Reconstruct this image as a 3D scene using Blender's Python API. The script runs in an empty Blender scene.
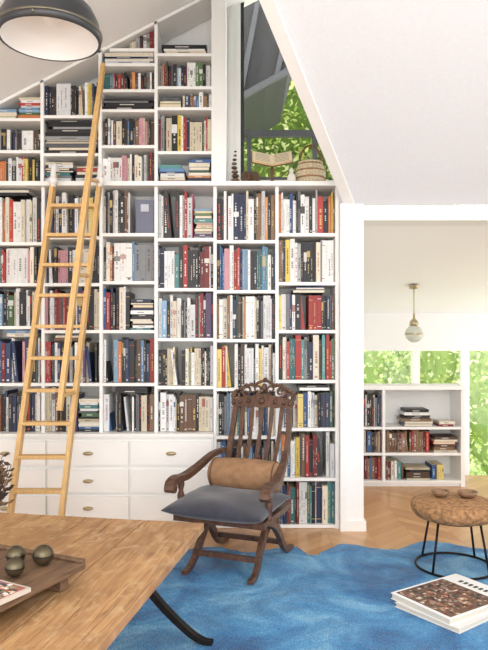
import bpy, math, random
from mathutils import Vector, Matrix
R = random.Random(11)
def lin(c):
    return tuple(((x/255)/12.92 if x/255 <= .04045 else (((x/255)+.055)/1.055)**2.4) for x in c)

# ------------------------------------------------------------ mesh builder
class MB:
    def __init__(s): s.v=[];s.f=[];s.c=[];s.sm=[];s.m=[]
    def add(s, vs, fs, col=(1,1,1), smooth=False, mi=0, M=None):
        b=len(s.v)
        for p in vs:
            p=Vector(p)
            if M is not None: p=M@p
            s.v.append(tuple(p))
        for f in fs:
            s.f.append([b+i for i in f]); s.c.append(col); s.sm.append(smooth); s.m.append(mi)
    def box(s,x0,x1,y0,y1,z0,z1,col=(1,1,1),mi=0,M=None):
        vs=[(x0,y0,z0),(x1,y0,z0),(x1,y1,z0),(x0,y1,z0),(x0,y0,z1),(x1,y0,z1),(x1,y1,z1),(x0,y1,z1)]
        fs=[(0,3,2,1),(4,5,6,7),(0,1,5,4),(1,2,6,5),(2,3,7,6),(3,0,4,7)]
        s.add(vs,fs,col,False,mi,M)
    def hexa(s,vs,col=(1,1,1),mi=0):
        s.add(vs,[(0,3,2,1),(4,5,6,7),(0,1,5,4),(1,2,6,5),(2,3,7,6),(3,0,4,7)],col,False,mi)
    def lathe(s,prof,c=(0,0,0),n=32,col=(1,1,1),mi=0,smooth=True,M=None,sx=1,sy=1):
        vs=[];fs=[]
        for (r,z) in prof:
            for i in range(n):
                a=2*math.pi*i/n
                vs.append((c[0]+r*math.cos(a)*sx,c[1]+r*math.sin(a)*sy,c[2]+z))
        for j in range(len(prof)-1):
            for i in range(n):
                k=(i+1)%n
                fs.append((j*n+i,j*n+k,(j+1)*n+k,(j+1)*n+i))
        s.add(vs,fs,col,smooth,mi,M)
    def sphere(s,c,r,col=(1,1,1),mi=0,n=20,sz=1,M=None):
        m=n//2
        prof=[(max(r*math.sin(math.pi*j/m),1e-5),-r*math.cos(math.pi*j/m)*sz) for j in range(m+1)]
        s.lathe(prof,c,n,col,mi,True,M)
    def tube(s,pts,rad,n=8,col=(1,1,1),mi=0,M=None,closed=False):
        pts=[Vector(p) for p in pts]; N=len(pts)
        if not isinstance(rad,(list,tuple)): rad=[rad]*N
        up=None; vs=[];fs=[]
        for i,p in enumerate(pts):
            if closed: t=pts[(i+1)%N]-pts[(i-1)%N]
            else: t=pts[min(i+1,N-1)]-pts[max(i-1,0)]
            t.normalize()
            if up is None:
                up=Vector((0,0,1)) if abs(t.z)<.9 else Vector((1,0,0))
            a=t.cross(up).normalized(); b=a.cross(t).normalized(); up=b
            for k in range(n):
                an=2*math.pi*k/n
                vs.append(p+a*math.cos(an)*rad[i]+b*math.sin(an)*rad[i])
        L=N if closed else N-1
        for i in range(L):
            j=(i+1)%N
            for k in range(n):
                q=(k+1)%n
                fs.append((i*n+k,i*n+q,j*n+q,j*n+k))
        if not closed:
            fs.append(tuple(range(n))[::-1]); fs.append(tuple((N-1)*n+k for k in range(n)))
        s.add(vs,fs,col,True,mi,M)
    def ribbon(s,pts,side,w,t,col=(1,1,1),mi=0,M=None,sub=1):
        pts=[Vector(p) for p in pts]; N=len(pts); side=Vector(side).normalized()
        w=list(w) if isinstance(w,(list,tuple)) else [w]*N
        t=list(t) if isinstance(t,(list,tuple)) else [t]*N
        if sub>1:
            P=[];W_=[];T_=[]
            for i in range(N-1):
                p0,p1,p2,p3=pts[max(i-1,0)],pts[i],pts[i+1],pts[min(i+2,N-1)]
                for k in range(sub):
                    u=k/sub
                    P.append(.5*((2*p1)+(p2-p0)*u+(2*p0-5*p1+4*p2-p3)*u*u+(3*p1-p0-3*p2+p3)*u**3))
                    W_.append(w[i]*(1-u)+w[i+1]*u); T_.append(t[i]*(1-u)+t[i+1]*u)
            P.append(pts[-1]);W_.append(w[-1]);T_.append(t[-1]); pts,w,t=P,W_,T_; N=len(pts)
        vs=[];fs=[]
        for i,p in enumerate(pts):
            d=(pts[min(i+1,N-1)]-pts[max(i-1,0)]).normalized()
            nn=d.cross(side).normalized(); sd=nn.cross(d).normalized()
            for (a,b) in ((-1,-1),(1,-1),(1,1),(-1,1)):
                vs.append(p+sd*a*w[i]/2+nn*b*t[i]/2)
        for i in range(N-1):
            for k in range(4):
                q=(k+1)%4
                fs.append((i*4+k,i*4+q,(i+1)*4+q,(i+1)*4+k))
        fs.append((3,2,1,0)); fs.append(tuple((N-1)*4+k for k in range(4)))
        s.add(vs,fs,col,False,mi,M)
    def pillow(s,c,w,d,h,col=(1,1,1),mi=0,n=22,M=None,p=3.2):
        vs=[];fs=[]
        for sg in (1,-1):
            b=len(vs)
            for i in range(n+1):
                for j in range(n+1):
                    u=-1+2*i/n; v=-1+2*j/n
                    u=math.sin(u*math.pi/2); v=math.sin(v*math.pi/2)
                    k=max(0,(1-abs(u)**p))*max(0,(1-abs(v)**p))
                    z=h/2*(k**.5)
                    if sg>0: z*=1+.14*math.sin(5*u+2*v)*math.cos(4*v)
                    pin=1-.06*(1-v*v)*abs(u)**2
                    pin2=1-.06*(1-u*u)*abs(v)**2
                    vs.append((c[0]+u*w/2*pin,c[1]+v*d/2*pin2,c[2]+sg*z))
            for i in range(n):
                for j in range(n):
                    q=[b+i*(n+1)+j,b+(i+1)*(n+1)+j,b+(i+1)*(n+1)+j+1,b+i*(n+1)+j+1]
                    fs.append(tuple(q if sg>0 else q[::-1]))
        s.add(vs,fs,col,True,mi,M)
    def build(s,name,mats,parent=None,loc=(0,0,0),rot=(0,0,0),bevel=0):
        me=bpy.data.meshes.new(name)
        me.from_pydata(s.v,[],s.f)
        for m in mats: me.materials.append(m)
        me.polygons.foreach_set("use_smooth",s.sm)
        me.polygons.foreach_set("material_index",s.m)
        at=me.color_attributes.new(name="Col",type='FLOAT_COLOR',domain='CORNER')
        buf=[]
        for f,c in zip(s.f,s.c):
            buf += [c[0],c[1],c[2],1.0]*len(f)
        at.data.foreach_set("color",buf)
        me.update()
        o=bpy.data.objects.new(name,me); bpy.context.collection.objects.link(o)
        o.location=loc; o.rotation_euler=rot
        if parent: o.parent=parent
        if bevel:
            b=o.modifiers.new("bevel",'BEVEL'); b.width=bevel; b.segments=2; b.limit_method='ANGLE'; b.angle_limit=math.radians(50)
        return o
def empty(name,loc=(0,0,0),rz=0):
    e=bpy.data.objects.new(name,None); bpy.context.collection.objects.link(e)
    e.location=loc; e.rotation_euler=(0,0,rz); e.empty_display_size=.1
    return e

# ------------------------------------------------------------ materials
def pmat(name,base=(200,200,200),rough=.5,metal=0.,nscale=0,namp=.15,bump=0.,attr=False,stretch=(1,1,1),spec=None,sheen=0,detail=4):
    m=bpy.data.materials.new(name); m.use_nodes=True
    nt=m.node_tree; b=nt.nodes['Principled BSDF']
    b.inputs['Roughness'].default_value=rough; b.inputs['Metallic'].default_value=metal
    if spec is not None: b.inputs['Specular IOR Level'].default_value=spec
    if sheen: b.inputs['Sheen Weight'].default_value=sheen
    col=lin(base)
    b.inputs['Base Color'].default_value=(*col,1)
    src=None
    if attr:
        a=nt.nodes.new('ShaderNodeAttribute'); a.attribute_name="Col"; src=a.outputs['Color']
    if nscale:
        tc=nt.nodes.new('ShaderNodeTexCoord'); mp=nt.nodes.new('ShaderNodeMapping')
        mp.inputs['Scale'].default_value=stretch
        nz=nt.nodes.new('ShaderNodeTexNoise'); nz.inputs['Scale'].default_value=nscale; nz.inputs['Detail'].default_value=detail
        nt.links.new(tc.outputs['Object'],mp.inputs['Vector']); nt.links.new(mp.outputs['Vector'],nz.inputs['Vector'])
        mr=nt.nodes.new('ShaderNodeMapRange'); mr.inputs['From Min'].default_value=.3; mr.inputs['From Max'].default_value=.7
        mr.inputs['To Min'].default_value=1-namp; mr.inputs['To Max'].default_value=1+namp
        nt.links.new(nz.outputs['Fac'],mr.inputs['Value'])
        mx=nt.nodes.new('ShaderNodeVectorMath'); mx.operation='SCALE'
        if src is not None: nt.links.new(src,mx.inputs[0])
        else: mx.inputs[0].default_value=col
        nt.links.new(mr.outputs['Result'],mx.inputs['Scale'])
        nt.links.new(mx.outputs['Vector'],b.inputs['Base Color'])
        if bump:
            bp=nt.nodes.new('ShaderNodeBump'); bp.inputs['Strength'].default_value=bump; bp.inputs['Distance'].default_value=.01
            nt.links.new(nz.outputs['Fac'],bp.inputs['Height']); nt.links.new(bp.outputs['Normal'],b.inputs['Normal'])
    elif src is not None: nt.links.new(src,b.inputs['Base Color'])
    return m
M_wall=pmat('wall_paint',(242,242,241),.7,nscale=40,namp=.012,bump=.05)
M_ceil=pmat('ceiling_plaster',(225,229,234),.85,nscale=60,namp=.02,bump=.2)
M_ceil2=pmat('ceiling_plaster_bright',(248,248,247),.8,nscale=60,namp=.012,bump=.1)
M_shelf=pmat('shelf_white',(243,243,241),.45,nscale=6,namp=.015)
M_book=pmat('book_cloth',rough=.45,attr=True,nscale=30,namp=.06)
M_lad=pmat('ladder_pine',(214,174,114),.45,nscale=14,namp=.14,stretch=(6,6,.7))
M_iron=pmat('wrought_iron',(38,34,32),.5,.7,nscale=20,namp=.2)
M_chair=pmat('carved_walnut',(88,61,47),.38,nscale=35,namp=.45,bump=.6,stretch=(1,1,.6))
M_gray=pmat('grey_velvet',(52,54,66),.85,nscale=12,namp=.32,bump=.3,sheen=.35)
M_tan=pmat('tan_suede',(148,114,84),.85,nscale=25,namp=.18,bump=.2)
M_cork=pmat('cork',(160,120,82),.9,nscale=42,namp=.5,bump=.9,detail=6)
M_brass=pmat('aged_brass',(186,172,140),.3,.9)
M_wood2=pmat('rustic_wood',(108,82,60),.7,nscale=12,namp=.35,stretch=(5,.8,5),bump=.3)
M_col=pmat('painted_colours',attr=True,rough=.45)
M_lampout=pmat('lamp_enamel_grey',(66,68,72),.35,.3)
M_lampin=pmat('lamp_inner_white',(246,245,243),.4)
M_whitemetal=pmat('white_metal',(235,235,235),.35)
M_bronze=pmat('dark_bronze',(92,84,66),.35,.8,nscale=9,namp=.4)
M_steel=pmat('brushed_steel',(124,120,108),.32,.9,nscale=9,namp=.4)
M_wicker=pmat('wicker',attr=True,rough=.8,nscale=70,namp=.25,bump=.6)
M_dark=pmat('dark_timber',(46,47,52),.7,nscale=8,namp=.3,stretch=(8,1,1))
M_house=pmat('facade_grey',(88,90,96),.8,nscale=8,namp=.1)

def tablemat():
    m=bpy.data.materials.new('weathered_oak'); m.use_nodes=True; nt=m.node_tree; b=nt.nodes['Principled BSDF']
    N=nt.nodes.new; L=nt.links.new
    tc=N('ShaderNodeTexCoord'); at=N('ShaderNodeAttribute'); at.attribute_name='Col'
    off=N('ShaderNodeVectorMath'); off.operation='MULTIPLY_ADD'; off.inputs[1].default_value=(40,40,40)
    L(at.outputs['Color'],off.inputs[0]); L(tc.outputs['Object'],off.inputs[2])
    def noise(sc,st,det,dist=0):
        mp=N('ShaderNodeMapping'); mp.inputs['Scale'].default_value=st; L(off.outputs[0],mp.inputs[0])
        n=N('ShaderNodeTexNoise'); n.inputs['Scale'].default_value=sc; n.inputs['Detail'].default_value=det; n.inputs['Distortion'].default_value=dist
        L(mp.outputs[0],n.inputs['Vector']); return n.outputs['Fac']
    g=noise(4,(9,.8,3),10,1.6); patch=noise(3.2,(1.6,.9,1),6,1.0); crack=noise(6,(13,.5,5),3,.6); scuff=noise(9,(1.4,1,1),7,1.5)
    cr=N('ShaderNodeValToRGB'); e=cr.color_ramp.elements
    e[0].position=.28; e[0].color=(*lin((148,108,70)),1); e[1].position=.72; e[1].color=(*lin((210,170,120)),1)
    k=e.new(.5); k.color=(*lin((190,146,98)),1)
    L(g,cr.inputs[0])
    mr=N('ShaderNodeMapRange'); mr.inputs['From Min'].default_value=.42; mr.inputs['From Max'].default_value=.64; mr.inputs['To Min'].default_value=.0; mr.inputs['To Max'].default_value=.6; L(patch,mr.inputs['Value'])
    mx=N('ShaderNodeMixRGB'); mx.inputs[2].default_value=(*lin((152,114,76)),1); L(mr.outputs[0],mx.inputs[0]); L(cr.outputs[0],mx.inputs[1])
    mr3=N('ShaderNodeMapRange'); mr3.inputs['From Min'].default_value=.52; mr3.inputs['From Max'].default_value=.70; mr3.inputs['To Max'].default_value=.6; L(scuff,mr3.inputs['Value'])
    mxs=N('ShaderNodeMixRGB'); mxs.inputs[2].default_value=(*lin((216,186,144)),1); L(mr3.outputs[0],mxs.inputs[0]); L(mx.outputs[0],mxs.inputs[1])
    mr2=N('ShaderNodeMapRange'); mr2.inputs['From Min'].default_value=.66; mr2.inputs['From Max'].default_value=.69; mr2.inputs['To Max'].default_value=.8; L(crack,mr2.inputs['Value'])
    m2=N('ShaderNodeMixRGB'); m2.inputs[2].default_value=(*lin((86,58,38)),1); L(mr2.outputs[0],m2.inputs[0]); L(mxs.outputs[0],m2.inputs[1])
    m3=N('ShaderNodeMixRGB'); m3.blend_type='MULTIPLY'; m3.inputs[0].default_value=1; L(m2.outputs[0],m3.inputs[1]); L(at.outputs['Color'],m3.inputs[2])
    L(m3.outputs[0],b.inputs['Base Color']); b.inputs['Roughness'].default_value=.5
    bp=N('ShaderNodeBump'); bp.inputs['Strength'].default_value=.4; bp.inputs['Distance'].default_value=.01; L(g,bp.inputs['Height']); L(bp.outputs[0],b.inputs['Normal'])
    return m
M_tab=tablemat()
def glass(name):
    m=bpy.data.materials.new(name); m.use_nodes=True; nt=m.node_tree; nt.nodes.clear()
    o=nt.nodes.new('ShaderNodeOutputMaterial'); t=nt.nodes.new('ShaderNodeBsdfTransparent'); g=nt.nodes.new('ShaderNodeBsdfGlossy')
    g.inputs['Roughness'].default_value=.02; mx=nt.nodes.new('ShaderNodeMixShader'); mx.inputs[0].default_value=.04
    nt.links.new(t.outputs[0],mx.inputs[1]); nt.links.new(g.outputs[0],mx.inputs[2]); nt.links.new(mx.outputs[0],o.inputs[0]); return m
M_glass=glass('window_glass')
def leafmat():
    m=bpy.data.materials.new('leaves'); m.use_nodes=True; nt=m.node_tree; nt.nodes.clear()
    o=nt.nodes.new('ShaderNodeOutputMaterial'); a=nt.nodes.new('ShaderNodeAttribute'); a.attribute_name='Col'
    d=nt.nodes.new('ShaderNodeBsdfDiffuse'); t=nt.nodes.new('ShaderNodeBsdfTranslucent'); mx=nt.nodes.new('ShaderNodeMixShader'); mx.inputs[0].default_value=.5
    nt.links.new(a.outputs['Color'],d.inputs[0]); nt.links.new(a.outputs['Color'],t.inputs[0])
    nt.links.new(d.outputs[0],mx.inputs[1]); nt.links.new(t.outputs[0],mx.inputs[2]); nt.links.new(mx.outputs[0],o.inputs[0]); return m
M_leaf=leafmat()

def chevron():
    m=bpy.data.materials.new('chevron_parquet'); m.use_nodes=True; nt=m.node_tree; b=nt.nodes['Principled BSDF']
    N=nt.nodes.new; L=nt.links.new
    tc=N('ShaderNodeTexCoord'); sp=N('ShaderNodeSeparateXYZ'); L(tc.outputs['Object'],sp.inputs[0])
    def mth(op,a,bv=None,cv=None):
        n=N('ShaderNodeMath'); n.operation=op
        for i,x in enumerate((a,bv,cv)):
            if x is None: continue
            if isinstance(x,(int,float)): n.inputs[i].default_value=x
            else: L(x,n.inputs[i])
        return n.outputs[0]
    W=.28
    pp=mth('PINGPONG',sp.outputs['X'],W)
    yy=mth('ADD',sp.outputs['Y'],pp)
    v=mth('DIVIDE',yy,.10)
    idx=mth('FLOOR',v); fr=mth('FRACT',v)
    colx=mth('DIVIDE',sp.outputs['X'],W); ci=mth('FLOOR',colx); cf=mth('FRACT',colx)
    cb=N('ShaderNodeCombineXYZ'); L(idx,cb.inputs[0]); L(ci,cb.inputs[1])
    wn=N('ShaderNodeTexWhiteNoise'); L(cb.outputs[0],wn.inputs['Vector'])
    nz=N('ShaderNodeTexNoise'); nz.inputs['Scale'].default_value=18; L(tc.outputs['Object'],nz.inputs['Vector'])
    s=mth('ADD',mth('MULTIPLY',wn.outputs['Value'],.75),mth('MULTIPLY',nz.outputs['Fac'],.25))
    cr=N('ShaderNodeValToRGB'); cr.color_ramp.elements[0].color=(*lin((184,134,90)),1); cr.color_ramp.elements[1].color=(*lin((214,170,120)),1)
    L(s,cr.inputs[0])
    g1=mth('LESS_THAN',fr,.03); g2=mth('LESS_THAN',cf,.008); g=mth('MULTIPLY',mth('MAXIMUM',g1,g2),.6)
    mx=N('ShaderNodeMixRGB'); mx.inputs[2].default_value=(*lin((140,96,62)),1); L(g,mx.inputs[0]); L(cr.outputs[0],mx.inputs[1])
    L(mx.outputs[0],b.inputs['Base Color']); b.inputs['Roughness'].default_value=.3
    return m
M_floor=chevron()
def hide():
    m=bpy.data.materials.new('blue_cowhide'); m.use_nodes=True; nt=m.node_tree; b=nt.nodes['Principled BSDF']
    N=nt.nodes.new; L=nt.links.new
    tc=N('ShaderNodeTexCoord')
    n1=N('ShaderNodeTexNoise'); n1.inputs['Scale'].default_value=2.2; n1.inputs['Detail'].default_value=7; n1.inputs['Distortion'].default_value=1.4; n1.inputs['Roughness'].default_value=.6
    mp=N('ShaderNodeMapping'); mp.inputs['Scale'].default_value=(7,2,1); mp.inputs['Rotation'].default_value=(0,0,.5)
    n2=N('ShaderNodeTexNoise'); n2.inputs['Scale'].default_value=26; n2.inputs['Detail'].default_value=8
    L(tc.outputs['Object'],n1.inputs['Vector']); L(tc.outputs['Object'],mp.inputs[0]); L(mp.outputs[0],n2.inputs['Vector'])
    ad=N('ShaderNodeMath'); ad.operation='MULTIPLY_ADD'; ad.inputs[1].default_value=.42; L(n2.outputs['Fac'],ad.inputs[0]); L(n1.outputs['Fac'],ad.inputs[2])
    cr=N('ShaderNodeValToRGB'); e=cr.color_ramp.elements
    e[0].position=.52; e[0].color=(*lin((32,88,140)),1); e[1].position=.88; e[1].color=(*lin((128,184,218)),1)
    k=e.new(.65); k.color=(*lin((54,122,176)),1)
    k=e.new(.75); k.color=(*lin((76,146,196)),1)
    L(ad.outputs[0],cr.inputs[0]); L(cr.outputs[0],b.inputs['Base Color'])
    b.inputs['Roughness'].default_value=.6; b.inputs['Specular IOR Level'].default_value=.3; b.inputs['Sheen Weight'].default_value=.12
    n3=N('ShaderNodeTexNoise'); n3.inputs['Scale'].default_value=2.6; n3.inputs['Detail'].default_value=3; L(tc.outputs['Object'],n3.inputs['Vector'])
    bp=N('ShaderNodeBump'); bp.inputs['Strength'].default_value=.75; bp.inputs['Distance'].default_value=.10
    L(n3.outputs['Fac'],bp.inputs['Height'])
    bp2=N('ShaderNodeBump'); bp2.inputs['Strength'].default_value=.55; bp2.inputs['Distance'].default_value=.02; L(n2.outputs['Fac'],bp2.inputs['Height']); L(bp.outputs[0],bp2.inputs['Normal'])
    L(bp2.outputs[0],b.inputs['Normal'])
    return m
M_hide=hide()

# ------------------------------------------------------------ wall elevation (drawn at 145.1 units per metre)
S=145.1
def ex(u): return (u-244)/S
def eh(v): return 1.3+(340-v)/S
FY=4.41; BY=4.71
def slope(x): return 2.954+.516*(x+1.68)
def pitch(y): return 2.23+.577*(4.41-y)

# ------------------------------------------------------------ room shell
f=MB(); f.box(-3.1,3.4,-1.6,6.15,-.12,0); f.build('floor',[M_floor])
f=MB(); f.box(.7,3.4,6.16,7.75,-1.02,-.9); f.build('floor_lower',[M_floor])
GX=-.075
w=MB(); w.box(-3.1,GX-.04,4.73,4.85,0,4.4); w.box(GX-.04,.83,4.73,4.85,0,2.38); w.build('wall_back',[M_wall])
w=MB()
w.box(GX-.04,GX,4.73,4.85,2.38,4.4); w.box(.98,1.1,4.73,4.85,2.38,4.4); w.box(GX,.98,4.73,4.85,2.38,2.42)
w.build('wall_gable',[M_wall])
w=MB(); w.box(-3.1,-3.0,1.2,4.73,0,2.3); w.box(-3.1,-3.0,-1.6,1.2,0,.5); w.box(-3.1,-3.0,-1.6,1.2,2.1,2.3); w.build('wall_left',[M_wall])
w=MB()
def ywall(y0,y1,z0,z1): w.box(3.3,3.4,y0,y1,z0,z1)
ywall(-1.6,-.4,0,2.2); ywall(-.4,2.6,0,.35); ywall(-.4,2.6,2.1,2.2); ywall(2.6,4.9,-1.02,2.2); ywall(4.9,7.3,-1.02,.1); ywall(4.9,7.3,1.55,2.2); ywall(7.3,7.75,-1.02,2.2)
w.hexa([(3.3,3.2,2.2),(3.4,3.2,2.2),(3.4,4.41,2.2),(3.3,4.41,2.2),(3.3,3.2,pitch(3.2)),(3.4,3.2,pitch(3.2)),(3.4,4.41,2.24),(3.3,4.41,2.24)])
w.build('wall_right',[M_wall])
c=MB()
xs=(-3.1,1.1)
c.hexa([(xs[0],-1.6,slope(xs[0])),(xs[1],-1.6,slope(xs[1])),(xs[1],4.85,slope(xs[1])),(xs[0],4.85,slope(xs[0])),
        (xs[0],-1.6,slope(xs[0])+.1),(xs[1],-1.6,slope(xs[1])+.1),(xs[1],4.85,slope(xs[1])+.1),(xs[0],4.85,slope(xs[0])+.1)])
c.build('ceiling_left',[M_ceil2])
poly=[(.70,4.41),(-.443,2.05),(1.0,.76),(1.0,-1.6),(3.4,-1.6),(3.4,4.41)]
c=MB(); n=len(poly)
vs=[(x,y,pitch(y)) for x,y in poly]+[(x,y,pitch(y)+.09) for x,y in poly]
c.add(vs,[tuple(range(n)),tuple(range(2*n-1,n-1,-1))]+[(i,(i+1)%n,n+(i+1)%n,n+i) for i in range(n)])
c.build('ceiling_main',[M_ceil])
w=MB(); w.hexa([(1.1,.76,pitch(.76)),(1.18,.76,pitch(.76)),(1.18,4.85,2.3),(1.1,4.85,2.3),(1.1,.76,4.45),(1.18,.76,4.45),(1.18,4.85,4.45),(1.1,4.85,4.45)])
w.build('wall_upper',[M_wall])
t=MB(); a=Vector((.70,4.40,pitch(4.40)-.012)); b2=Vector((-.42,2.08,pitch(2.08)-.012))
t.ribbon([a+Vector((.03,0,0)),b2+Vector((.03,0,0))],(1,-.3,0),.07,.024); t.build('trim_1',[M_shelf])
w=MB(); w.box(.70,3.3,4.41,4.62,2.125,2.228); w.build('trim_2',[M_wall])
c=MB(); c.hexa([(.72,4.62,2.135),(3.3,4.62,2.135),(3.3,7.6,1.60),(.72,7.6,1.60),(.72,4.62,2.25),(3.3,4.62,2.25),(3.3,7.6,1.72),(.72,7.6,1.72)])
c.build('ceiling_garden_room',[M_ceil2])
w=MB(); w.box(.655,.815,4.36,4.73,0,2.228); w.box(.655,.70,4.345,4.36,0,2.228); w.build('wall_pier',[M_wall])
w=MB(); w.box(.70,.83,4.345,4.36,0,.07); w.box(.815,.83,4.36,4.73,0,.07); w.build('baseboard_pier',[M_shelf])
w=MB(); w.box(.70,.83,4.85,7.6,-.9,2.2); w.build('wall_garden_room_left',[M_wall])
w=MB()
w.box(.83,3.3,7.5,7.6,1.20,1.62); w.box(.83,2.60,7.5,7.6,-.9,.55)
w.build('wall_far',[M_wall])
def window(name,x0,x1,z0,z1,y,fr=.045,mul=(),vm=()):
    m=MB()
    m.box(x0,x0+fr,y-.03,y+.04,z0,z1); m.box(x1-fr,x1,y-.03,y+.04,z0,z1)
    m.box(x0+fr,x1-fr,y-.03,y+.04,z0,z0+fr); m.box(x0+fr,x1-fr,y-.03,y+.04,z1-fr*.6,z1)
    for a in mul: m.box(x0+fr,x1-fr,y-.02,y+.03,a,a+fr*.8)
    for a in vm: m.box(a,a+fr*.8,y-.02,y+.03,z0+fr,z1-fr*.6)
    m.box(x0+fr,x1-fr,y+.002,y+.006,z0+fr,z1-fr*.6,mi=1)
    return m.build(name,[M_shelf,M_glass])
window('window_1',.84,2.02,.55,1.20,7.54); window('window_2',2.02,2.60,.55,1.20,7.54)
window('window_3',2.60,3.29,-.9,1.20,7.54)
m=MB(); y=4.79
m.box(GX,GX+.05,y-.03,y+.04,2.42,4.3); m.box(.93,.98,y-.03,y+.04,2.42,4.3); m.box(GX+.05,.93,y-.03,y+.04,2.42,2.49)
m.box(GX+.05,.93,y+.002,y+.006,2.49,4.3,mi=1)
m.box(GX+.05,GX+.075,y-.02,y+.03,2.49,4.3,mi=2)
m.build('window_4',[M_shelf,M_glass,M_dark])
w=MB(); w.box(-3.0,-2.985,1.2,4.36,0,.08); w.build('baseboard_left',[M_shelf])

# ------------------------------------------------------------ built-in bookcase
divs=[-73,-15,43,101,156,215,277,337]
T=.022
bc=MB()
X0=ex(-131)
bc.box(X0,.655,BY,BY+.018,0.0,2.36)
lowrows={
 0:[242,283,326,383,433],1:[242,283,326,383,433],2:[236,283,330,383,433],3:[233,281,330,383,433],4:[238,288,338,386,433],
 5:[240,290,339,388,436,482,525],6:[233,282,330,380,428,478,525]}
LEDGE=eh(187)
for i,dv in enumerate(divs):
    x=ex(dv); z0=0.0 if i>=5 else eh(433)
    bc.box(x-T/2,x+T/2 if i<7 else .654,FY,BY,z0,LEDGE)
bc.box(X0,X0+T,FY,BY,eh(433),LEDGE)
for i in range(7):
    xa,xb=ex(divs[i])+T/2,ex(divs[i+1])-T/2
    for y_ in lowrows[i]:
        if y_==433: continue
        h=eh(y_); bc.box(xa,xb,FY+.004,BY,h-.022,h)
for y_ in lowrows[0][:-1]:
    h=eh(y_); bc.box(X0+T,ex(divs[0])-T/2,FY+.004,BY,h-.022,h)
bc.box(ex(215),.654,FY+.02,BY,0,eh(525)-.022)
bc.box(X0,.654,4.365,BY+.018,LEDGE,LEDGE+.03)
DZ=eh(433)
bc.box(X0,ex(215)-T/2,4.375,BY,.05,DZ-.02); bc.box(X0,ex(215)-T/2,4.345,BY,DZ-.02,DZ+.004); bc.box(X0,ex(215)-T/2,4.41,BY,0,.05)
ed=[213,131,49,-33,-115]
rows=[(440,464),(467.5,491),(494.5,518)]
for k in range(4):
    for (a_,b_) in rows:
        xa,xb=ex(ed[k+1])+.008,ex(ed[k])-.008
        z0,z1=eh(b_),eh(a_)
        bc.box(xa,xb,4.355,4.376,z0,z1)
        cx=(xa+xb)/2; cz=(z0+z1)/2
        prof=[(.036,0),(.034,.010),(.024,.018),(.0005,.021)]
        bc.lathe(prof,(0,0,0),18,mi=1,M=Matrix.Translation((cx,4.355,cz))@Matrix.Rotation(math.radians(90),4,'X'),sy=.38)
bc.build('built_in_bookcase',[M_shelf,M_brass],bevel=0)
bc=MB()
L2=LEDGE+.03
updiv=[-73,-15,42,100,156,213]
uprows={0:[150],1:[118,150],2:[115,153],3:[25,48,63,89,109,145],4:[53,86,107,151]}
for dv in updiv:
    x=ex(dv)
    zt=slope(x-T/2)-.006
    bc.box(x-T/2,x+T/2,FY,BY,L2,zt)
for i in range(5):
    xa,xb=ex(updiv[i])+T/2,ex(updiv[i+1])-T/2
    for y_ in uprows[i]:
        h=eh(y_)
        xl=max(xa,(h+.03-2.954)/.516-1.68)
        if xl<xb-.03: bc.box(xl,xb,FY+.004,BY,h-.02,h)
xa,xb=ex(-73),ex(213)
bc.hexa([(xa,FY,slope(xa)-.028),(xb,FY,slope(xb)-.028),(xb,BY,slope(xb)-.028),(xa,BY,slope(xa)-.028),
         (xa,FY,slope(xa)-.005),(xb,FY,slope(xb)-.005),(xb,BY,slope(xb)-.005),(xa,BY,slope(xa)-.005)])
bc.box(ex(213)+T/2,-.125,FY,BY+.01,L2,slope(-.21)-.006)
bc.box(X0,ex(213),BY,BY+.018,L2,2.75)
bc.build('built_in_bookcase.001',[M_shelf])

# ------------------------------------------------------------ books
PAL={'black':[(24,24,28),(34,34,38),(20,22,28),(44,42,44)],'white':[(238,238,235),(228,228,226),(242,242,238),(218,220,222)],
'cream':[(222,212,190),(205,194,168),(230,222,204)],'navy':[(30,43,78),(40,55,94),(24,36,62)],'blue':[(60,102,154),(92,136,178),(132,166,196),(46,84,136)],
'red':[(156,42,42),(172,56,48),(118,34,36)],'brown':[(104,76,56),(84,62,46),(134,104,76)],'teal':[(54,110,114),(88,148,148)],
'orange':[(196,118,66),(206,142,84)],'yellow':[(218,188,84),(226,204,124)],'pink':[(184,102,124),(202,148,158)],'green':[(66,100,68),(98,126,84)],'grey':[(124,126,130),(160,162,164),(90,92,98)],'purple':[(88,64,102)]}
W0=dict(black=31,white=25,cream=11,navy=9,blue=8,red=5.5,brown=6,teal=3,orange=1.5,yellow=2,pink=2,green=3,grey=8,purple=1)
def W(**k):
    d=dict(W0); d.update(k); return d
def pick(wt):
    ks=list(wt); k=R.choices(ks,[wt[q] for q in ks])[0]
    c=R.choice(PAL[k]); j=R.uniform(.78,1.1)
    return k,tuple(min(.9,x*j) for x in lin(c))
bk=MB()
PAGE=lin((220,208,186))
def mixc(a,b,t): return tuple(x*(1-t)+y*t for x,y in zip(a,b))
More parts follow.
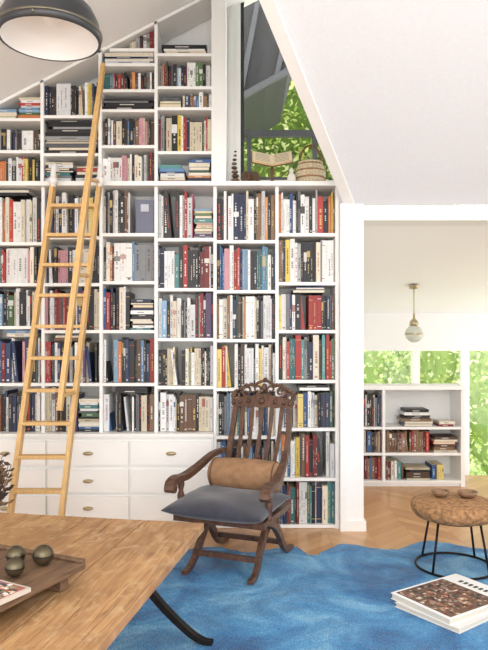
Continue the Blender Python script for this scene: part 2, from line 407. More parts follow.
def book(x,t,h,z,y,d,col,key,M=None):
    t2=t-.001
    bk.box(x,x+t2,y,y+d,z,z+h,col,M=M)
    bk.add([(x+.0015,y+.004,z+h+.0004),(x+t2-.0015,y+.004,z+h+.0004),(x+t2-.0015,y+d,z+h+.0004),(x+.0015,y+d,z+h+.0004)],[(0,1,2,3)],PAGE,M=M)
    e=y-.0006
    light=key in('white','cream','yellow','grey','pink')
    mk=lin(R.choice([(30,30,34),(150,30,36),(40,60,110),(60,60,60),(40,40,40)])) if light else lin(R.choice([(232,230,222),(214,184,110),(236,236,236),(200,70,50) if key=='black' else (230,230,230)]))
    mk=mixc(col,mk,R.uniform(.5,.95))
    def q(a,b,c0,c1,cl,yy=e): bk.add([(x+a*t2,yy,z+c0*h),(x+b*t2,yy,z+c0*h),(x+b*t2,yy,z+c1*h),(x+a*t2,yy,z+c1*h)],[(0,1,2,3)],cl,M=M)
    r=R.random()
    if r<.15:
        a=R.uniform(.5,.75); q(.0,1,a,a+R.uniform(.1,.25),mk)
    if r<.85:
        p=R.uniform(.10,.4); end=R.uniform(.55,.92); a0=R.uniform(.28,.4); b0=a0+R.uniform(.18,.4)
        while p<end:
            l=R.uniform(.018,.055); q(a0,b0,p,min(p+l,.95),mk,e-.0003); p+=l+R.uniform(.008,.02)+(R.uniform(.02,.1) if R.random()<.2 else 0)
    elif r<.95:
        for p in (R.uniform(.06,.12),R.uniform(.82,.92)): q(0,1,p,p+.015,mk)
    if R.random()<.35: q(.25,.75,.04,.08,mk,e-.0004)
def stack(x0,x1,z,n,wt,yf,top):
    for k in range(n):
        t=R.uniform(.012,.028)
        if z+t>top: break
        L_=(x1-x0)*R.uniform(.82,.98); key,c=pick(wt)
        xs_=x0+R.uniform(0,(x1-x0)-L_)
        bk.box(xs_,xs_+L_,yf,yf+.2,z,z+t-.001,c)
        if R.random()<.3:
            bk.add([(xs_+.003,yf-.0005,z+.003),(xs_+L_-.0,yf-.0005,z+.003),(xs_+L_-.0,yf-.0005,z+t-.004),(xs_+.003,yf-.0005,z+t-.004)],[(0,1,2,3)],PAGE)
        elif R.random()<.7:
            m0=lin((235,230,220)) if key not in('white','cream','grey','yellow') else lin((40,40,50))
            bk.add([(xs_+L_*.3,yf-.0006,z+t*.35),(xs_+L_*.6,yf-.0006,z+t*.35),(xs_+L_*.6,yf-.0006,z+t*.6),(xs_+L_*.3,yf-.0006,z+t*.6)],[(0,1,2,3)],mixc(c,m0,.7))
        z+=t
    return z
def fill(x0,x1,z,ztop,wt=W0,fullness=1.0,yf=4.425,clip=None,hs=(.72,.97)):
    x=x0+.001; clear=ztop-z
    xe=x0+(x1-x0)*fullness-.001
    base=R.uniform(hs[0]+.1,hs[1]-.03)
    while x<xe-.006:
        key,c=pick(wt)
        rep=1 if R.random()<.88 else R.randint(2,4)
        if R.random()<.25: base=R.uniform(hs[0]+.08,hs[1]-.02)
        hb=clear*min(hs[1],max(hs[0],base+R.gauss(0,.05)))
        tb=min(R.choice([.009,.012,.014,.016,.018,.02,.022,.026,.03,.038])*R.uniform(.85,1.1),clear*.25)
        yo=R.uniform(0,.035)
        for k in range(rep):
            if x+tb>xe:
                tb=xe-x
                if tb<.005: x=xe; break
            hh=hb*R.uniform(.995,1)
            if clip: hh=min(hh,clip(x)-z-.01)
            if hh>.05:
                if R.random()<.03 and x+tb+.05<xe:
                    an=math.radians(R.uniform(4,8)); 
                    hh*=.95
                    M=Matrix.Translation((x+.0,0,z))@Matrix.Rotation(-an,4,'Y')@Matrix.Translation((-x,0,-z))
                    M=Matrix.Translation((0,0,tb*math.sin(an)))@M
                    book(x,tb,hh,z,yf+yo,.17,c,key,M); x+=tb+hh*math.sin(an)*.9
                    if x>xe: break
                    continue
                book(x,tb,hh,z+.0005,yf+yo+R.uniform(0,.004),.21,c,key)
            x+=tb
    return x
for i in range(-1,7):
    xa=(ex(divs[i]) if i>=0 else X0+T/2)+T/2+.001; xb=ex(divs[i+1])-T/2-.001
    rws=lowrows[max(i,0)]
    top=LEDGE-.004
    for r,y_ in enumerate(rws):
        z=eh(y_)+(.006 if y_==433 else .001)
        wt=W0
        if r in(0,) : wt=W(white=28,cream=18,green=5,red=4)
        if r==2 and i<=2: wt=W(red=14,pink=7,black=24)
        if r==3 and i==4: wt=W(cream=22,pink=8,yellow=4)
        if r==1 and i==5: wt=W(blue=32,navy=14,white=16)
        if r==1 and i==4: wt=W(red=12,orange=4)
        if r==1 and i<=2: wt=W(red=8,blue=12)
        if r==2: wt=W(black=38,blue=12) if i>2 else wt
        if r==3 and i==5: wt=W(yellow=8,cream=20)
        if r==3 and i==6: wt=W(cream=26,orange=3,brown=12)
        if r==4: wt=W(black=38,navy=12,white=26,red=4)
        if r==5: wt=W(black=34,brown=12,red=3)
        if r==6: wt=W(blue=34,teal=24,navy=16,white=6,red=2)
        full=1.0
        if i==3 and r==0: full=.52
        cl=top-z
        if full==1 and R.random()<.05 and cl>.25:
            sp_=R.uniform(.12,.17)
            fill(xa,xb-sp_-.004,z,top,wt,1); stack(xb-sp_,xb-.003,z,12,wt,4.435,top-.03)
        elif full==1 and R.random()<.3 and cl>.28:
            fill(xa,xb,z,top-.05,wt,1,hs=(.86,.97)); sx=R.uniform(0,.12)
            stack(xa+.02+sx,min(xa+.02+sx+R.uniform(.2,.26),xb-.01),top-.05,2,wt,4.435,top-.002)
        else:
            fill(xa,xb,z,top,wt,full)
        top=eh(y_)-.024
        if i==3 and r==0:
            bk.box(xa+.225,xb-.005,4.425,4.6,z,z+.23,lin((104,108,128))); bk.box(xa+.26,xb-.04,4.4235,4.425,z+.15,z+.2,lin((190,192,200)))
def tagfill(i,y_,ytop,**k):
    xa=ex(updiv[i])+T/2+.001; xb=ex(updiv[i+1])-T/2-.001
    fill(xa,xb,eh(y_)+.001,eh(ytop)-.022,clip=lambda x:slope(x)-.03,**k)
B0=187-4.4
DARK=dict(black=60,navy=10,grey=10,brown=4)
for i in (0,1):
    tagfill(i,B0,151); tagfill(i,150,119,hs=(.6,.82))
xa=ex(-15)+.02; xb=ex(42)-.012
stack(xa+.20,xb,eh(118)+.001,9,W(cream=30,white=30),4.43,eh(118)+.15); stack(xa+.02,xa+.19,eh(118)+.001,5,W(cream=30,white=30),4.43,eh(118)+.075)
xa=ex(42)+.012; xb=ex(100)-.012
zz=eh(B0)+.001
stack(xa,xa+.2,zz,9,W(white=40,cream=20),4.43,eh(155)-.03); stack(xa+.21,xb,zz,7,W(cream=30),4.43,eh(155)-.06)
stack(xa,xb,eh(153)+.001,12,DARK,4.43,eh(119))
fill(xa,xb,eh(115)+.001,eh(80),W(blue=16,navy=14),clip=lambda x:slope(x)-.03)
tagfill(3,B0,146,wt=W0); tagfill(3,145,112,wt=W(brown=12,cream=18)); 
xa=ex(100)+.012; xb=ex(156)-.012
stack(xa,xb,eh(109)+.001,4,DARK,4.43,eh(92)); tagfill(3,89,66,wt=W(red=12,orange=5)); stack(xa,xb,eh(63)+.001,4,W0,4.43,eh(51))
fill(xa+.17,xb,eh(48)+.001,eh(26),W(brown=30,cream=20),clip=lambda x:slope(x)-.03)
xa=ex(156)+.012; xb=ex(213)-.012
stack(xa,xa+.19,eh(B0)+.001,6,W0,4.43,eh(154)); stack(xa+.2,xb,eh(B0)+.001,8,W(white=30),4.43,eh(154))
tagfill(4,151,109,wt=W(cream=26,brown=12)); 
fill(xa+.17,xb,eh(107)+.001,eh(88),W(brown=30,orange=8),hs=(.6,.85)); stack(xa+.01,xa+.16,eh(107)+.001,3,W0,4.43,eh(92)); tagfill(4,86,56,wt=W(orange=6,brown=14)); 
stack(xa+.02,xb-.03,eh(53)+.001,3,W(white=40,cream=30),4.43,eh(40))
bk.build('shelf_books',[M_book])

# ------------------------------------------------------------ library ladder
ld=MB()
lb=Vector((-1.438,3.85,0)); lt=Vector((-1.283,4.335,2.43))
rb=Vector((-1.125,3.85,0)); rt=Vector((-.970,4.335,2.43))
for a,b in ((lb,lt),(rb,rt)):
    ld.ribbon([a,b],(1,0,0),.028,.06)
nr=11
for k in range(nr):
    tt=(.17+k*.2)/2.4
    a=lb.lerp(lt,tt); b=rb.lerp(rt,tt)
    ld.ribbon([a,b],(0,1,0),.075,.022)
hr=[Vector((-1.095,3.80,.88)),Vector((-1.03,3.93,1.7)),Vector((-.975,4.15,2.62)),Vector((-.945,4.30,3.15))]
ld.ribbon(hr,(1,0,0),[.03,.032,.032,.028],[.045,.05,.05,.04],sub=5)
for k,(tt,p) in enumerate(((.40,hr[0].lerp(hr[1],.1)),(.72,hr[1]))):
    a=rb.lerp(rt,(p.z)/2.4)
    ld.tube([a,p],.012,8)
p=hr[2].lerp(hr[1],.32); ld.tube([rt+Vector((0,0,-.06)),p],.012,8)
for p in (lt,rt):
    ld.tube([p+Vector((0,-.035,-.10)),p+Vector((0,-.03,.0)),p+Vector((0,-.0,.05)),p+Vector((0,.03,.05)),p+Vector((0,.045,.025))],.018,8,mi=1)
    ld.sphere(p+Vector((0,-.035,-.06)),.032,mi=1,n=12)
ld.build('library_ladder',[M_lad,M_whitemetal],bevel=.003)

# ------------------------------------------------------------ pendant lamp
lp=MB(); C=(-.97,3.2,2.80)
lp.lathe([(.236,.0),(.25,.0),(.252,.035),(.246,.05),(.24,.09),(.21,.15),(.15,.2),(.07,.225),(.06,.23),(.055,.30),(.035,.32),(.001,.325)],C,48,mi=0)
lp.lathe([(.237,.0),(.235,.03),(.225,.08),(.19,.13),(.12,.16),(.05,.17),(.001,.17)],C,48,mi=1)
lp.lathe([(.252,.028),(.257,.03),(.257,.04),(.25,.042)],C,48,mi=3)
lp.sphere((C[0],C[1],C[2]+.12),.045,mi=1)
ztop=slope(C[0])
lp.tube([(C[0],C[1],C[2]+.32),(C[0],C[1],ztop-.002)],.006,8,mi=0); lp.lathe([(.05,-.05),(.03,-.028)],(C[0],C[1],ztop),20,mi=0)
for a in (.6,2.7,4.7):
    lp.sphere((C[0]+.25*math.cos(a),C[1]+.25*math.sin(a),C[2]+.02),.01,mi=3,n=8)
lp.build('pendant_lamp',[M_lampout,M_lampin,M_iron,M_steel])

gp=MB(); G=(1.66,6.25,1.36); zc=2.135-(G[1]-4.62)*.535/2.98
gp.sphere(G,.085,mi=1); gp.lathe([(.03,.08),(.045,.085),(.04,.12),(.012,.15),(.01,.2)],G,16,mi=0)
gp.tube([(G[0],G[1],G[2]+.19),(G[0],G[1],zc)],.005,6,mi=0); gp.lathe([(.001,-.05),(.045,-.04),(.05,-.01)],(G[0],G[1],zc),16,mi=0)
gp.lathe([(.087,-.008),(.09,0),(.087,.008)],G,24,mi=0)
gp.build('globe_pendant_lamp',[M_brass,pmat('opal_glass',(206,210,196),.12)])

# ------------------------------------------------------------ low bookcase
lbk=MB(); x0,x1,y0,y1,z1=.93,1.955,5.66,5.96,.86
lbk.box(x0,x0+.03,y0,y1,0,z1); lbk.box(x1-.035,x1,y0,y1,0,z1); lbk.box(x0,x1+.0,y0-.01,y1,z1,z1+.035); lbk.box(x0,x1,y1,y1+.015,0,z1)
lbk.box(1.225,1.25,y0,y1,.05,z1); lbk.box(x0+.03,x1-.035,y0+.005,y1,.03,.055); lbk.box(x0+.03,x1-.035,y0+.03,y1,0,.03)
for h in (.30,.53): lbk.box(1.25,x1-.035,y0+.005,y1,h-.022,h); lbk.box(x0+.03,1.225,y0+.005,y1,h-.022,h)
lbk.build('low_bookcase',[M_shelf])
bk=MB()
wr=W(red=14,brown=26,black=22,white=10,blue=5,cream=10,grey=8,pink=0,orange=0,yellow=1)
for (z,zt) in ((.056,.276),(.301,.506),(.531,.84)): fill(.965,1.222,z,zt,wr,yf=5.69,hs=(.78,.95))
stack(1.40,1.68,.531,3,W(white=30,cream=30),5.69,.7); stack(1.42,1.66,.60,4,W(black=30,teal=10),5.69,.72); stack(1.72,1.88,.531,2,W(cream=30),5.69,.7)
fill(1.27,1.66,.301,.506,dict(red=9,brown=40,black=4),yf=5.69,hs=(.7,.95)); stack(1.68,1.9,.301,6,dict(red=12,brown=30,cream=10),5.69,.46)
fill(1.27,1.42,.056,.276,wr,yf=5.69,hs=(.6,.8)); stack(1.44,1.66,.056,5,wr,5.69,.2); fill(1.68,1.78,.056,.276,wr,yf=5.69,hs=(.5,.6))
bk.build('low_bookcase_books',[M_book])

# ------------------------------------------------------------ rug
ctrl=[(-.42,3.90),(-.2,4.0),(0.05,3.90),(.3,4.02),(.42,3.84),(.62,4.06),(.9,3.95),(1.2,4.12),(1.5,3.96),(1.95,4.14),(2.15,3.6),(1.9,3.1),(2.15,2.5),(1.8,1.9),(1.0,2.05),(.4,1.8),(-.2,2.1),(-.7,1.9),(-1.1,2.3),(-.85,2.8),(-1.05,3.3),(-.7,3.55)]
pts=[];n=len(ctrl)
for i in range(n):
    p0,p1,p2,p3=[Vector(ctrl[(i+k-1)%n]) for k in range(4)]
    for s_ in range(8):
        t_=s_/8
        q=.5*((2*p1)+(p2-p0)*t_+(2*p0-5*p1+4*p2-p3)*t_**2+(3*p1-p0-3*p2+p3)*t_**3)
        pts.append((q.x+R.uniform(-.008,.008),q.y+R.uniform(-.012,.012)))
rg=MB(); n=len(pts)
rg.add([(x,y,.001) for x,y in pts]+[(x,y,.007) for x,y in pts],[tuple(range(n)),tuple(range(n,2*n))]+[(i,(i+1)%n,n+(i+1)%n,n+i) for i in range(n)])
rg.build('cowhide_rug',[M_hide])
RZ=.0075

# ------------------------------------------------------------ carved folding chair
ch=empty('carved_folding_chair',(-.027,3.75,RZ),math.radians(-21.5))
fr=MB()
def backcurve(a,s):
    v=.15+.25*s+.045*math.sin(math.pi*s); return v,.36+.535*s
for sgn in (-1,1):
    u=sgn*.185
    top=[]
    for s_ in (1.0,.8,.6,.4,.2,0.0):
        v,z=backcurve(0,s_); top.append((sgn*(.172+.016*math.sin(math.pi*s_)+.006*s_),v,z))
    low=[(u,.06,.30),(u,-.06,.215),(u*1.0,-.15,.125),(u*1.03,-.205,.06),(u*1.05,-.265,.022),(u*1.05,-.335,.014)]
    fr.ribbon(top+low,(1,0,0),.030,[.034,.034,.034,.036,.042,.05,.055,.052,.044,.036,.032,.022],sub=4)
    u=sgn*.217
    fr.ribbon([(u,-.27,.325),(u,-.15,.295),(u,-.02,.245),(u,.08,.16),(u,.15,.075),(u,.225,.025),(u,.33,.014)],(1,0,0),.03,[.045,.055,.055,.046,.038,.034,.022],sub=4)
    arm=[(sgn*.20,.235,.60),(sgn*.235,.13,.585),(sgn*.26,-.02,.535),(sgn*.275,-.16,.505),(sgn*.28,-.26,.51),(sgn*.28,-.325,.495),(sgn*.28,-.345,.46)]
    fr.ribbon(arm,(1,0,0),[.03,.035,.045,.055,.06,.058,.05],[.03,.032,.034,.034,.036,.034,.03],sub=3)
    fr.tube([(sgn*.250,-.325,.47),(sgn*.310,-.325,.47)],.026,14)
    fr.tube([(sgn*.246,-.325,.47),(sgn*.314,-.325,.47)],.012,10)
    pz=[(.014,.32),(.02,.335),(.012,.35),(.018,.38),(.022,.41),(.013,.44),(.02,.47),(.02,.49)]
    fr.lathe([(r,z) for r,z in pz],(sgn*.265,-.23,0),12)
    fr.box(sgn*.25-.02,sgn*.25+.02,-.30,.16,.300,.330)
    fr.tube([(sgn*.16,.02,.255),(sgn*.24,.02,.255)],.018,12)
for k in range(7):
    u=-.23+k*.46/6
    fr.box(u-.02,u+.02,-.29,.12,.306,.321)
fr.box(-.27,.27,-.315,-.285,.290,.330)
fr.tube([(-.23,.02,.255),(.23,.02,.255)],.012,10)
fr.box(-.2,.2,-.215,-.19,.075,.105); fr.box(-.21,.21,.15,.175,.072,.10)
for k in range(5):
    a=-.118+k*.236/4; pts=[];ww=[]
    for q in range(9):
        s_=q/8; v,z=backcurve(0,s_); pts.append((a*(1+.14*s_),v,z)); ww.append(.020+.008*math.sin(math.pi*s_*3)**2)
    fr.ribbon(pts,(1,0,0),ww,.014)
v0,z0=backcurve(0,.08); fr.box(-.185,.185,v0-.012,v0+.012,z0-.015,z0+.02)
def lean(a,b,off=0.0): 
    return (a,.40+(b-.91)*.40+off,b-.018)
half=[(0,.962),(.04,.958),(.08,.948),(.12,.945),(.16,.935),(.195,.928),(.21,.908),(.20,.886),(.175,.878),(.14,.885),(.10,.878),(.05,.884),(0,.876)]
out=half+[(-a,b) for a,b in half[-2:0:-1]]
n=len(out)
fr.add([lean(a,b,-.016) for a,b in out]+[lean(a,b,.016) for a,b in out],[tuple(range(n)),tuple(range(2*n-1,n-1,-1))]+[(i,(i+1)%n,n+(i+1)%n,n+i) for i in range(n)])
def scroll(cx,cz,r0,turns,start,dirn,rad):
    pts=[];N=26
    for k in range(N+1):
        q=k/N; an=start+dirn*turns*2*math.pi*q; r=r0*(1-.75*q)
        pts.append(Vector(lean(cx+r*math.cos(an),cz+r*math.sin(an),-.004)))
    fr.tube(pts,[rad*(1-.3*k/N) for k in range(N+1)],7)
for sg in (-1,1):
    scroll(sg*.185,.945,.034,1.3,(math.pi/2),-sg,.010)
    scroll(sg*.115,.978,.036,1.3,(-math.pi/2),sg,.010)
    scroll(sg*.048,.990,.030,1.2,(-math.pi/2),-sg,.009)
    pts=[Vector(lean(sg*a,b,-.002)) for a,b in ((.205,.925),(.195,.975),(.16,.985),(.14,1.002),(.10,1.018),(.07,1.01),(.05,1.03),(.02,1.042),(0,1.05))]
    fr.tube(pts,.010,7)
    for a,b in ((.15,.91),(.09,.915),(.19,.905)): fr.sphere(lean(a*sg,b,-.018),.013,n=10)
    for a,b in ((.085,1.02),(.125,1.015),(.165,.99)): fr.sphere(lean(a*sg,b,-.004),.013,n=10)
fr.sphere(lean(0,.92,-.02),.022,n=12); fr.sphere(lean(0,1.05,0),.017,n=10); fr.sphere(lean(0,1.0,0),.02,n=10,sz=1.5)
fr.build('frame',[M_chair],parent=ch,bevel=.003)
cu=MB(); cu.pillow((-.01,-.135,.375),.59,.50,.12,M=Matrix.Rotation(math.radians(2),4,'X')); 
cu.build('seat_cushion',[M_gray],parent=ch)
bo=MB(); Mb=Matrix.Translation((.02,.045,.495))@Matrix.Rotation(math.radians(90),4,'Y')
bo.lathe([(.004,-.205),(.03,-.212),(.065,-.218),(.085,-.205),(.09,-.17),(.096,-.06),(.096,.06),(.09,.17),(.085,.205),(.065,.218),(.03,.212),(.004,.205)],(0,0,0),28,M=Mb)
for zz in (-.19,.19): bo.lathe([(.088,zz-.004),(.093,zz),(.088,zz+.004)],(0,0,0),28,M=Mb,mi=1)
bo.build('bolster_cushion',[M_tan,M_chair],parent=ch)

# ------------------------------------------------------------ cork stool
st=empty('cork_stool',(1.20,3.65,RZ))
s=MB(); s.lathe([(.001,.285),(.17,.285),(.215,.292),(.238,.318),(.244,.348),(.236,.368),(.205,.38),(.1,.386),(.001,.387)],n=48); s.build('seat',[M_cork],parent=st)
s=MB()
def circ(r,z,n=40): return [(r*math.cos(2*math.pi*k/n),r*math.sin(2*math.pi*k/n),z) for k in range(n)]
s.tube(circ(.215,.008),.007,8,closed=True); s.tube(circ(.16,.279),.006,8,closed=True)
for k in range(4):
    a=math.radians(40+90*k); s.tube([(.16*math.cos(a),.16*math.sin(a),.28),(.215*math.cos(a),.215*math.sin(a),.008)],.007,8)
s.build('base',[M_iron],parent=st)
for nm,(bx,by),r in (('wooden_bowl',(1.135,3.70),.052),('wooden_bowl.001',(1.285,3.68),.058)):
    s=MB(); s.lathe([(.001,0),(r*.5,0),(r*.85,.018),(r,.036),(r*.93,.036),(r*.75,.02),(r*.4,.01),(.001,.01)],n=28)
    s.build(nm,[pmat('bowl_wood',(136,106,80),.5,nscale=30,namp=.3)],loc=(bx,by,RZ+.387))

# ------------------------------------------------------------ coffee table books on rug
W_,H_=.36,.48
cols=[(120,80,62),(88,66,56),(150,106,80),(60,52,52),(190,156,130),(112,46,40),(70,78,70),(170,120,98),(214,200,184),(48,42,46),(150,140,130)]
def artbook(name,loc,rz,th,picture,edge):
    s=MB(); 
    s.box(-W_/2,W_/2,-H_/2,H_/2,0,.003,edge); s.box(-W_/2+.006,W_/2-.006,-H_/2+.004,H_/2-.006,.003,th-.003,lin((228,222,210)))
    s.box(-W_/2,W_/2,-H_/2,H_/2,th-.003,th,edge); s.box(-W_/2,W_/2,H_/2-.006,H_/2,.003,th-.003,edge)
    k=0; z=.006
    while z<th-.006:
        s.box(-W_/2+.0055,W_/2-.0055,-H_/2+.0035,H_/2-.0055,z,z+.0007,lin((190,182,166))); z+=.004
    if picture:
        s.box(-W_/2+.014,W_/2-.014,-H_/2+.02,H_/2-.12,th,th+.0004,lin((110,84,70)))
        for k in range(420):
            a=R.uniform(-W_/2+.014,W_/2-.034); b=R.uniform(-H_/2+.02,H_/2-.14); r=R.uniform(.004,.018)
            s.box(a,min(a+r*R.uniform(.5,1.8),W_/2-.014),b,min(b+r*R.uniform(.5,1.8),H_/2-.12),th+.0004,th+.0006+k*.000002,lin(R.choice(cols)))
        for k in range(7): s.box(-.1+k*.03,-.082+k*.03,H_/2-.085,H_/2-.055,th,th+.0005,lin((40,40,40)))
    o=s.build(name,[M_col],loc=loc,rot=(0,0,rz)); return o
artbook('coffee_table_book',(1.03,3.10,RZ),math.radians(-53),.022,False,lin((226,224,220)))
artbook('coffee_table_book.001',(1.02,3.12,RZ+.0225),math.radians(-57.5),.03,True,lin((240,240,238)))

# ------------------------------------------------------------ big low table
tb=empty('coffee_table',(-1.13,2.290,RZ),math.radians(-10.3))
TH=.50-RZ
s=MB(); WX,DY=.85,.675; n=7; wds=[R.uniform(.8,1.2) for _ in range(n)]; tot=sum(wds); x=-WX
for k in range(n):
    w_=wds[k]/tot*2*WX; j=R.uniform(.84,1.0)
    s.box(x+.0016,x+w_-.0016,-DY+R.uniform(0,.004),DY-R.uniform(0,.006),TH-.036,TH-R.uniform(0,.0014),(j,j*R.uniform(.97,1.0),j*R.uniform(.95,1.0))); x+=w_
s.build('top',[M_tab],parent=tb,bevel=.003)
s=MB(); d=(.55,.5,.45)
for yy in (-.6,.56): s.box(-.7,.7,yy,yy+.05,TH-.07,TH-.037,d)
s.build('battens',[M_tab],parent=tb)
s=MB()
for yy in (-.56,.60):
    for sg in (-1,1):
        s.ribbon([(sg*.905,yy,.008),(sg*.86,yy,.012),(sg*.80,yy,.045),(sg*.70,yy,.13),(sg*.60,yy,.235),(sg*.50,yy,.34),(sg*.44,yy,TH-.07)],(0,1,0),.035,[.014,.02,.024,.026,.028,.028,.03],sub=4)
        s.ribbon([(sg*.44,yy,TH-.075),(sg*.40,yy,.30),(sg*.30,yy,.22),(sg*.15,yy,.19),(0,yy,.185)],(0,1,0),.025,.016,sub=3)
    s.box(-.5,.5,yy-.018,yy+.018,TH-.078,TH-.07)
s.box(-.012,.012,-.56,.60,.17,.19)
s.build('iron_base',[M_iron],parent=tb)

tr=empty('wooden_serving_board',(-.815,1.965,.5005),math.radians(-24))
s=MB(); s.box(-.22,.22,-.24,.24,.05,.075); 
for yy in (-.19,.15): s.box(-.19,.19,yy,yy+.04,0,.05)
s.box(-.22,.22,.215,.24,.075,.085)
s.build('board',[M_wood2],parent=tr,bevel=.004)
for k,(bx,by,r) in enumerate(((-.735,2.06,.031),(-.645,2.055,.033),(-.70,1.955,.029))):
    s=MB(); s.sphere((0,0,0),r,n=28); s.lathe([(r*1.0,-.002),(r*1.03,0),(r*1.0,.002)],n=28,mi=1)
    s.build('decorative_ball' if k==0 else 'decorative_ball.%03d'%k,[M_bronze,M_iron],loc=(bx,by,.5005+.0762+r*1.0))
s=MB(); s.box(-.09,.09,-.06,.06,0,.012,lin((200,190,180))); s.box(-.08,.08,-.052,.052,.012,.0125,lin((156,96,84)))
for k in range(90):
    a=R.uniform(-.078,.064); b=R.uniform(-.05,.038); s.box(a,a+.014,b,b+.011,.0125,.0127+k*.000008,lin(R.choice([(220,190,160),(60,80,110),(120,140,100),(230,226,220),(120,50,44),(60,50,46)])))
s.build('small_magazine',[M_col],loc=(-.72,1.83,.5765),rot=(0,0,-.5))

# ------------------------------------------------------------ dried plant in pot behind table
s=MB(); px,py=-1.40,3.45
s.lathe([(.001,0),(.07,0),(.10,.08),(.105,.2),(.08,.27),(.075,.27),(.07,.24),(.001,.23)],(px,py,0),24,col=lin((90,84,80)))
for k in range(130):
    a=R.uniform(0,6.28); sp_=R.uniform(.02,.14); h=R.uniform(.42,.72)
    p0=Vector((px,py,.23)); p1=Vector((px+sp_*.5*math.cos(a),py+sp_*.5*math.sin(a),.4)); p2=Vector((px+sp_*math.cos(a),py+sp_*math.sin(a),h))
    c_=lin(R.choice([(70,50,38),(96,70,50),(50,40,34),(120,92,64)]))
    s.tube([p0,p1,p2],[.003,.003,.002],5,col=c_); 
    for q in range(6):
        z_=p1.lerp(p2,.2+.16*q); an=R.uniform(0,6.28); dd=Vector((math.cos(an),math.sin(an),.5))*.04
        s.add([z_,z_+dd*.5+Vector((0,0,.01)),z_+dd,z_+dd*.5-Vector((0,0,.01))],[(0,1,2,3)],c_)
s.build('dried_plant',[M_col])

# ------------------------------------------------------------ objects on the window ledge
LZ=LEDGE+.0305
s=MB()
for k in range(9):
    r=.035-.003*k; s.sphere((.004*math.sin(k),.0,.02+k*.029),r*.95,col=lin((120,92,66)) if k%2 else lin((84,62,46)),n=12,sz=.55)
s.build('carved_totem',[M_col],loc=(-.065,4.54,LZ))
s=MB()
for cx,cy in ((0,0),(.06,.01)):
    for k in range(7):
        r=.03*math.sin(math.pi*(k+1)/8.5)
        for q in range(8):
            a=q*math.pi/4+k*.4; s.sphere((cx+r*math.cos(a),cy+r*math.sin(a),.012+k*.011),.011,col=lin((92,68,48)),n=6)
    s.lathe([(.001,0),(.02,.0),(.03,.03),(.02,.07),(.001,.085)],(cx,cy,0),10,col=lin((60,44,34)))
s.build('pine_cones',[M_col],loc=(.015,4.46,LZ))
s=MB()
br=lin((104,66,42)); 
s.box(-.09,.09,-.05,.05,0,.012,br); s.box(-.012,.012,-.01,.01,.012,.15,br); s.box(-.05,.05,-.03,.03,.012,.035,lin((150,100,62)))
for sg in (-1,1):
    Mx=Matrix.Translation((0,-.01,.19))@Matrix.Rotation(math.radians(42),4,'X')@Matrix.Rotation(-sg*math.radians(12),4,'Y')
    s.box(min(0,sg*.15),max(0,sg*.15),-.075,.075,-.006,0,br,M=Mx); s.box(min(0,sg*.145),max(0,sg*.145),-.07,.07,0,.016,lin((214,190,150)),M=Mx)
    for k in range(6): s.box(min(sg*.02,sg*.125),max(sg*.02,sg*.125),.05-.02*k-.003,.05-.02*k+.003,.016,.0165,lin((120,104,88)),M=Mx)
s.build('book_on_stand',[M_col],loc=(.20,4.58,LZ))
s=MB(); s.lathe([(.001,0),(.02,0),(.032,.03),(.026,.06),(.012,.075),(.02,.095),(.001,.11)],n=16,col=lin((226,222,212)))
s.build('ceramic_figurine',[M_col],loc=(.33,4.45,LZ))
s=MB()
for k in range(14):
    z_=.007+k*.012; r=.082+.02*math.sin(math.pi*min(1,k/12)); 
    s.tube([(r*math.cos(2*math.pi*q/30),r*math.sin(2*math.pi*q/30),z_+.002*math.sin(q*3+k*3.14)) for q in range(30)],.0075,6,col=lin((214,198,168)) if k%4 else lin((160,124,88)),closed=True)
s.lathe([(.001,.002),(.08,.002)],n=24,col=lin((200,180,150))); s.lathe([(.085,.165),(.05,.175),(.001,.18)],n=24,col=lin((206,188,156)))
s.tube([(-.075*math.cos(math.pi*q/12),-.01,.16+.13*math.sin(math.pi*q/12)) for q in range(13)],.007,8,col=lin((120,84,54)))
s.build('wicker_basket',[M_wicker],loc=(.47,4.53,LZ))

# ------------------------------------------------------------ outdoors
def foliage(blobs,nl,size,cols,seed,core):
    r=random.Random(seed); m=MB()
    for (cx,cy,cz,rx,ry,rz) in blobs:
        n_=18; vs=[];fs=[]
        for j in range(n_//2+1):
            for i in range(n_):
                a=2*math.pi*i/n_; b=math.pi*j/(n_//2); q=.82+.08*math.sin(5*a+3*b)+.06*math.cos(7*b)
                vs.append((cx+rx*q*math.sin(b)*math.cos(a),cy+ry*q*math.sin(b)*math.sin(a),cz+rz*q*math.cos(b)))
        for j in range(n_//2):
            for i in range(n_): fs.append((j*n_+i,j*n_+(i+1)%n_,(j+1)*n_+(i+1)%n_,(j+1)*n_+i))
        m.add(vs,fs,lin(core),True)
        for k in range(nl):
            while True:
                a=Vector((r.gauss(0,1),r.gauss(0,1),r.gauss(0,1)))
                if a.length>.1: break
            a.normalize(); q=r.uniform(.78,1.08)
            p=Vector((cx+a.x*rx*q,cy+a.y*ry*q,cz+a.z*rz*q))
            d=Vector((r.uniform(-1,1),r.uniform(-1,1),r.uniform(-1,1))).normalized(); e=d.cross(Vector((r.uniform(-1,1),r.uniform(-1,1),r.uniform(-1,1)))).normalized()
            sz=size*r.uniform(.6,1.4); c_=lin(r.choice(cols))
            m.add([p,p+d*sz*.5+e*sz*.3,p+d*sz,p+d*sz*.5-e*sz*.3],[(0,1,2,3)],c_)
    return m
G1=[(180,204,120),(214,228,150),(232,240,184),(150,184,104),(242,244,214)]
G2=[(140,166,84),(182,200,106),(104,132,66),(220,228,150),(236,240,190)]
bl=[(x,9.8+.5*math.sin(x*3),.4+.3*math.sin(x*5),.8,.6,1.3) for x in (.6,1.4,2.2,3.0,3.8,4.6,5.4)]
foliage(bl,2600,.09,G1,1,(190,212,140)).build('garden_hedge',[M_leaf])
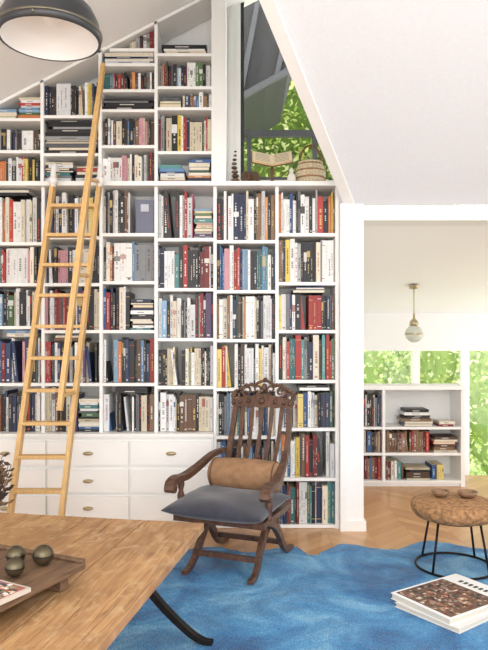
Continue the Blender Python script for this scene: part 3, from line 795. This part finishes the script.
m=foliage([(-.2,11.5,4.6,1.5,1,1.3),(1.5,12,5.2,1.5,1,1.4),(.6,11,5.4,1.2,1,1.1),(2.6,12,3.9,1.6,1,1.4),(1.2,12.6,3.2,2.4,1,1.6)],4200,.10,G2,2,(124,150,80))
m.tube([(.8,12,-1.34),(.7,12,2.5),(.9,12,5)],[.18,.14,.06],8,col=lin((80,64,50))); m.build('garden_tree',[M_leaf])
g=MB(); g.box(-12,14,7.8,30,-1.6,-1.36); g.build('garden_lawn',[pmat('lawn',(170,196,118),.9,nscale=6,namp=.3)])
s=MB()
P=[(-.9,3.40),(-.09,3.72),(.22,3.86),(.45,4.02),(.68,4.9),(-.9,4.9)]
n=len(P); s.add([(a,6.5,b) for a,b in P]+[(a,8.0,b) for a,b in P],[tuple(range(n)),tuple(range(2*n-1,n-1,-1))]+[(i,(i+1)%n,n+(i+1)%n,n+i) for i in range(n)],mi=0)
s.ribbon([(-.9,6.46,3.40),(-.09,6.46,3.72),(.45,6.46,4.02)],(0,1,0),.06,.05,mi=1)
for k in range(4): s.ribbon([(-.75+k*.36,6.47,3.52+k*.15),(-.55+k*.36,6.47,4.88)],(0,1,0),.03,.05,mi=1)
s.box(-.52,-.42,6.6,6.72,-1.3,3.7)
s.build('neighbouring_eave',[M_dark,M_house])
s=MB()
s.box(-1.2,.69,6.0,6.05,3.21,3.27); 
for k in range(4): s.box(-1.2+k*.615,-1.16+k*.615,6.0,6.05,-1.35,3.21)
s.box(-1.2,.69,6.01,6.04,2.80,2.83)
s.build('balcony_railing',[M_dark])

# ------------------------------------------------------------ light
wd=bpy.data.worlds.new('sky'); bpy.context.scene.world=wd; wd.use_nodes=True
bg=wd.node_tree.nodes['Background']; bg.inputs[0].default_value=(1,.99,.975,1); bg.inputs[1].default_value=2.3
sd=bpy.data.lights.new('sun','SUN'); sd.energy=5; sd.angle=.02; sd.color=(1,.95,.86); so=bpy.data.objects.new('sun',sd); bpy.context.collection.objects.link(so)
so.rotation_euler=Vector((.25,.15,-1)).to_track_quat('-Z','Y').to_euler()
ad=bpy.data.lights.new('rear_fill_light','AREA'); ad.shape='RECTANGLE'; ad.size=4.5; ad.size_y=2.4; ad.energy=72; ad.color=(1,.975,.94)  # added area fill behind the camera, standing in for unseen windows
ao=bpy.data.objects.new('rear_fill_light',ad); bpy.context.collection.objects.link(ao); ao.location=(-.2,-1.4,1.9)
ao.rotation_euler=Vector((0,1,.05)).to_track_quat('-Z','Y').to_euler()

# ------------------------------------------------------------ camera
cd=bpy.data.cameras.new('camera'); co=bpy.data.objects.new('camera',cd); bpy.context.collection.objects.link(co)
co.location=(0,0,1.30); co.rotation_euler=(math.radians(90),0,0)
cd.sensor_fit='VERTICAL'; cd.sensor_height=36; cd.sensor_width=36; cd.lens=640*36/650; cd.shift_y=15/650
cd.clip_start=.05; cd.clip_end=200
bpy.context.scene.camera=co
vs_=bpy.context.scene.view_settings; vs_.view_transform='Standard'; vs_.exposure=0.0
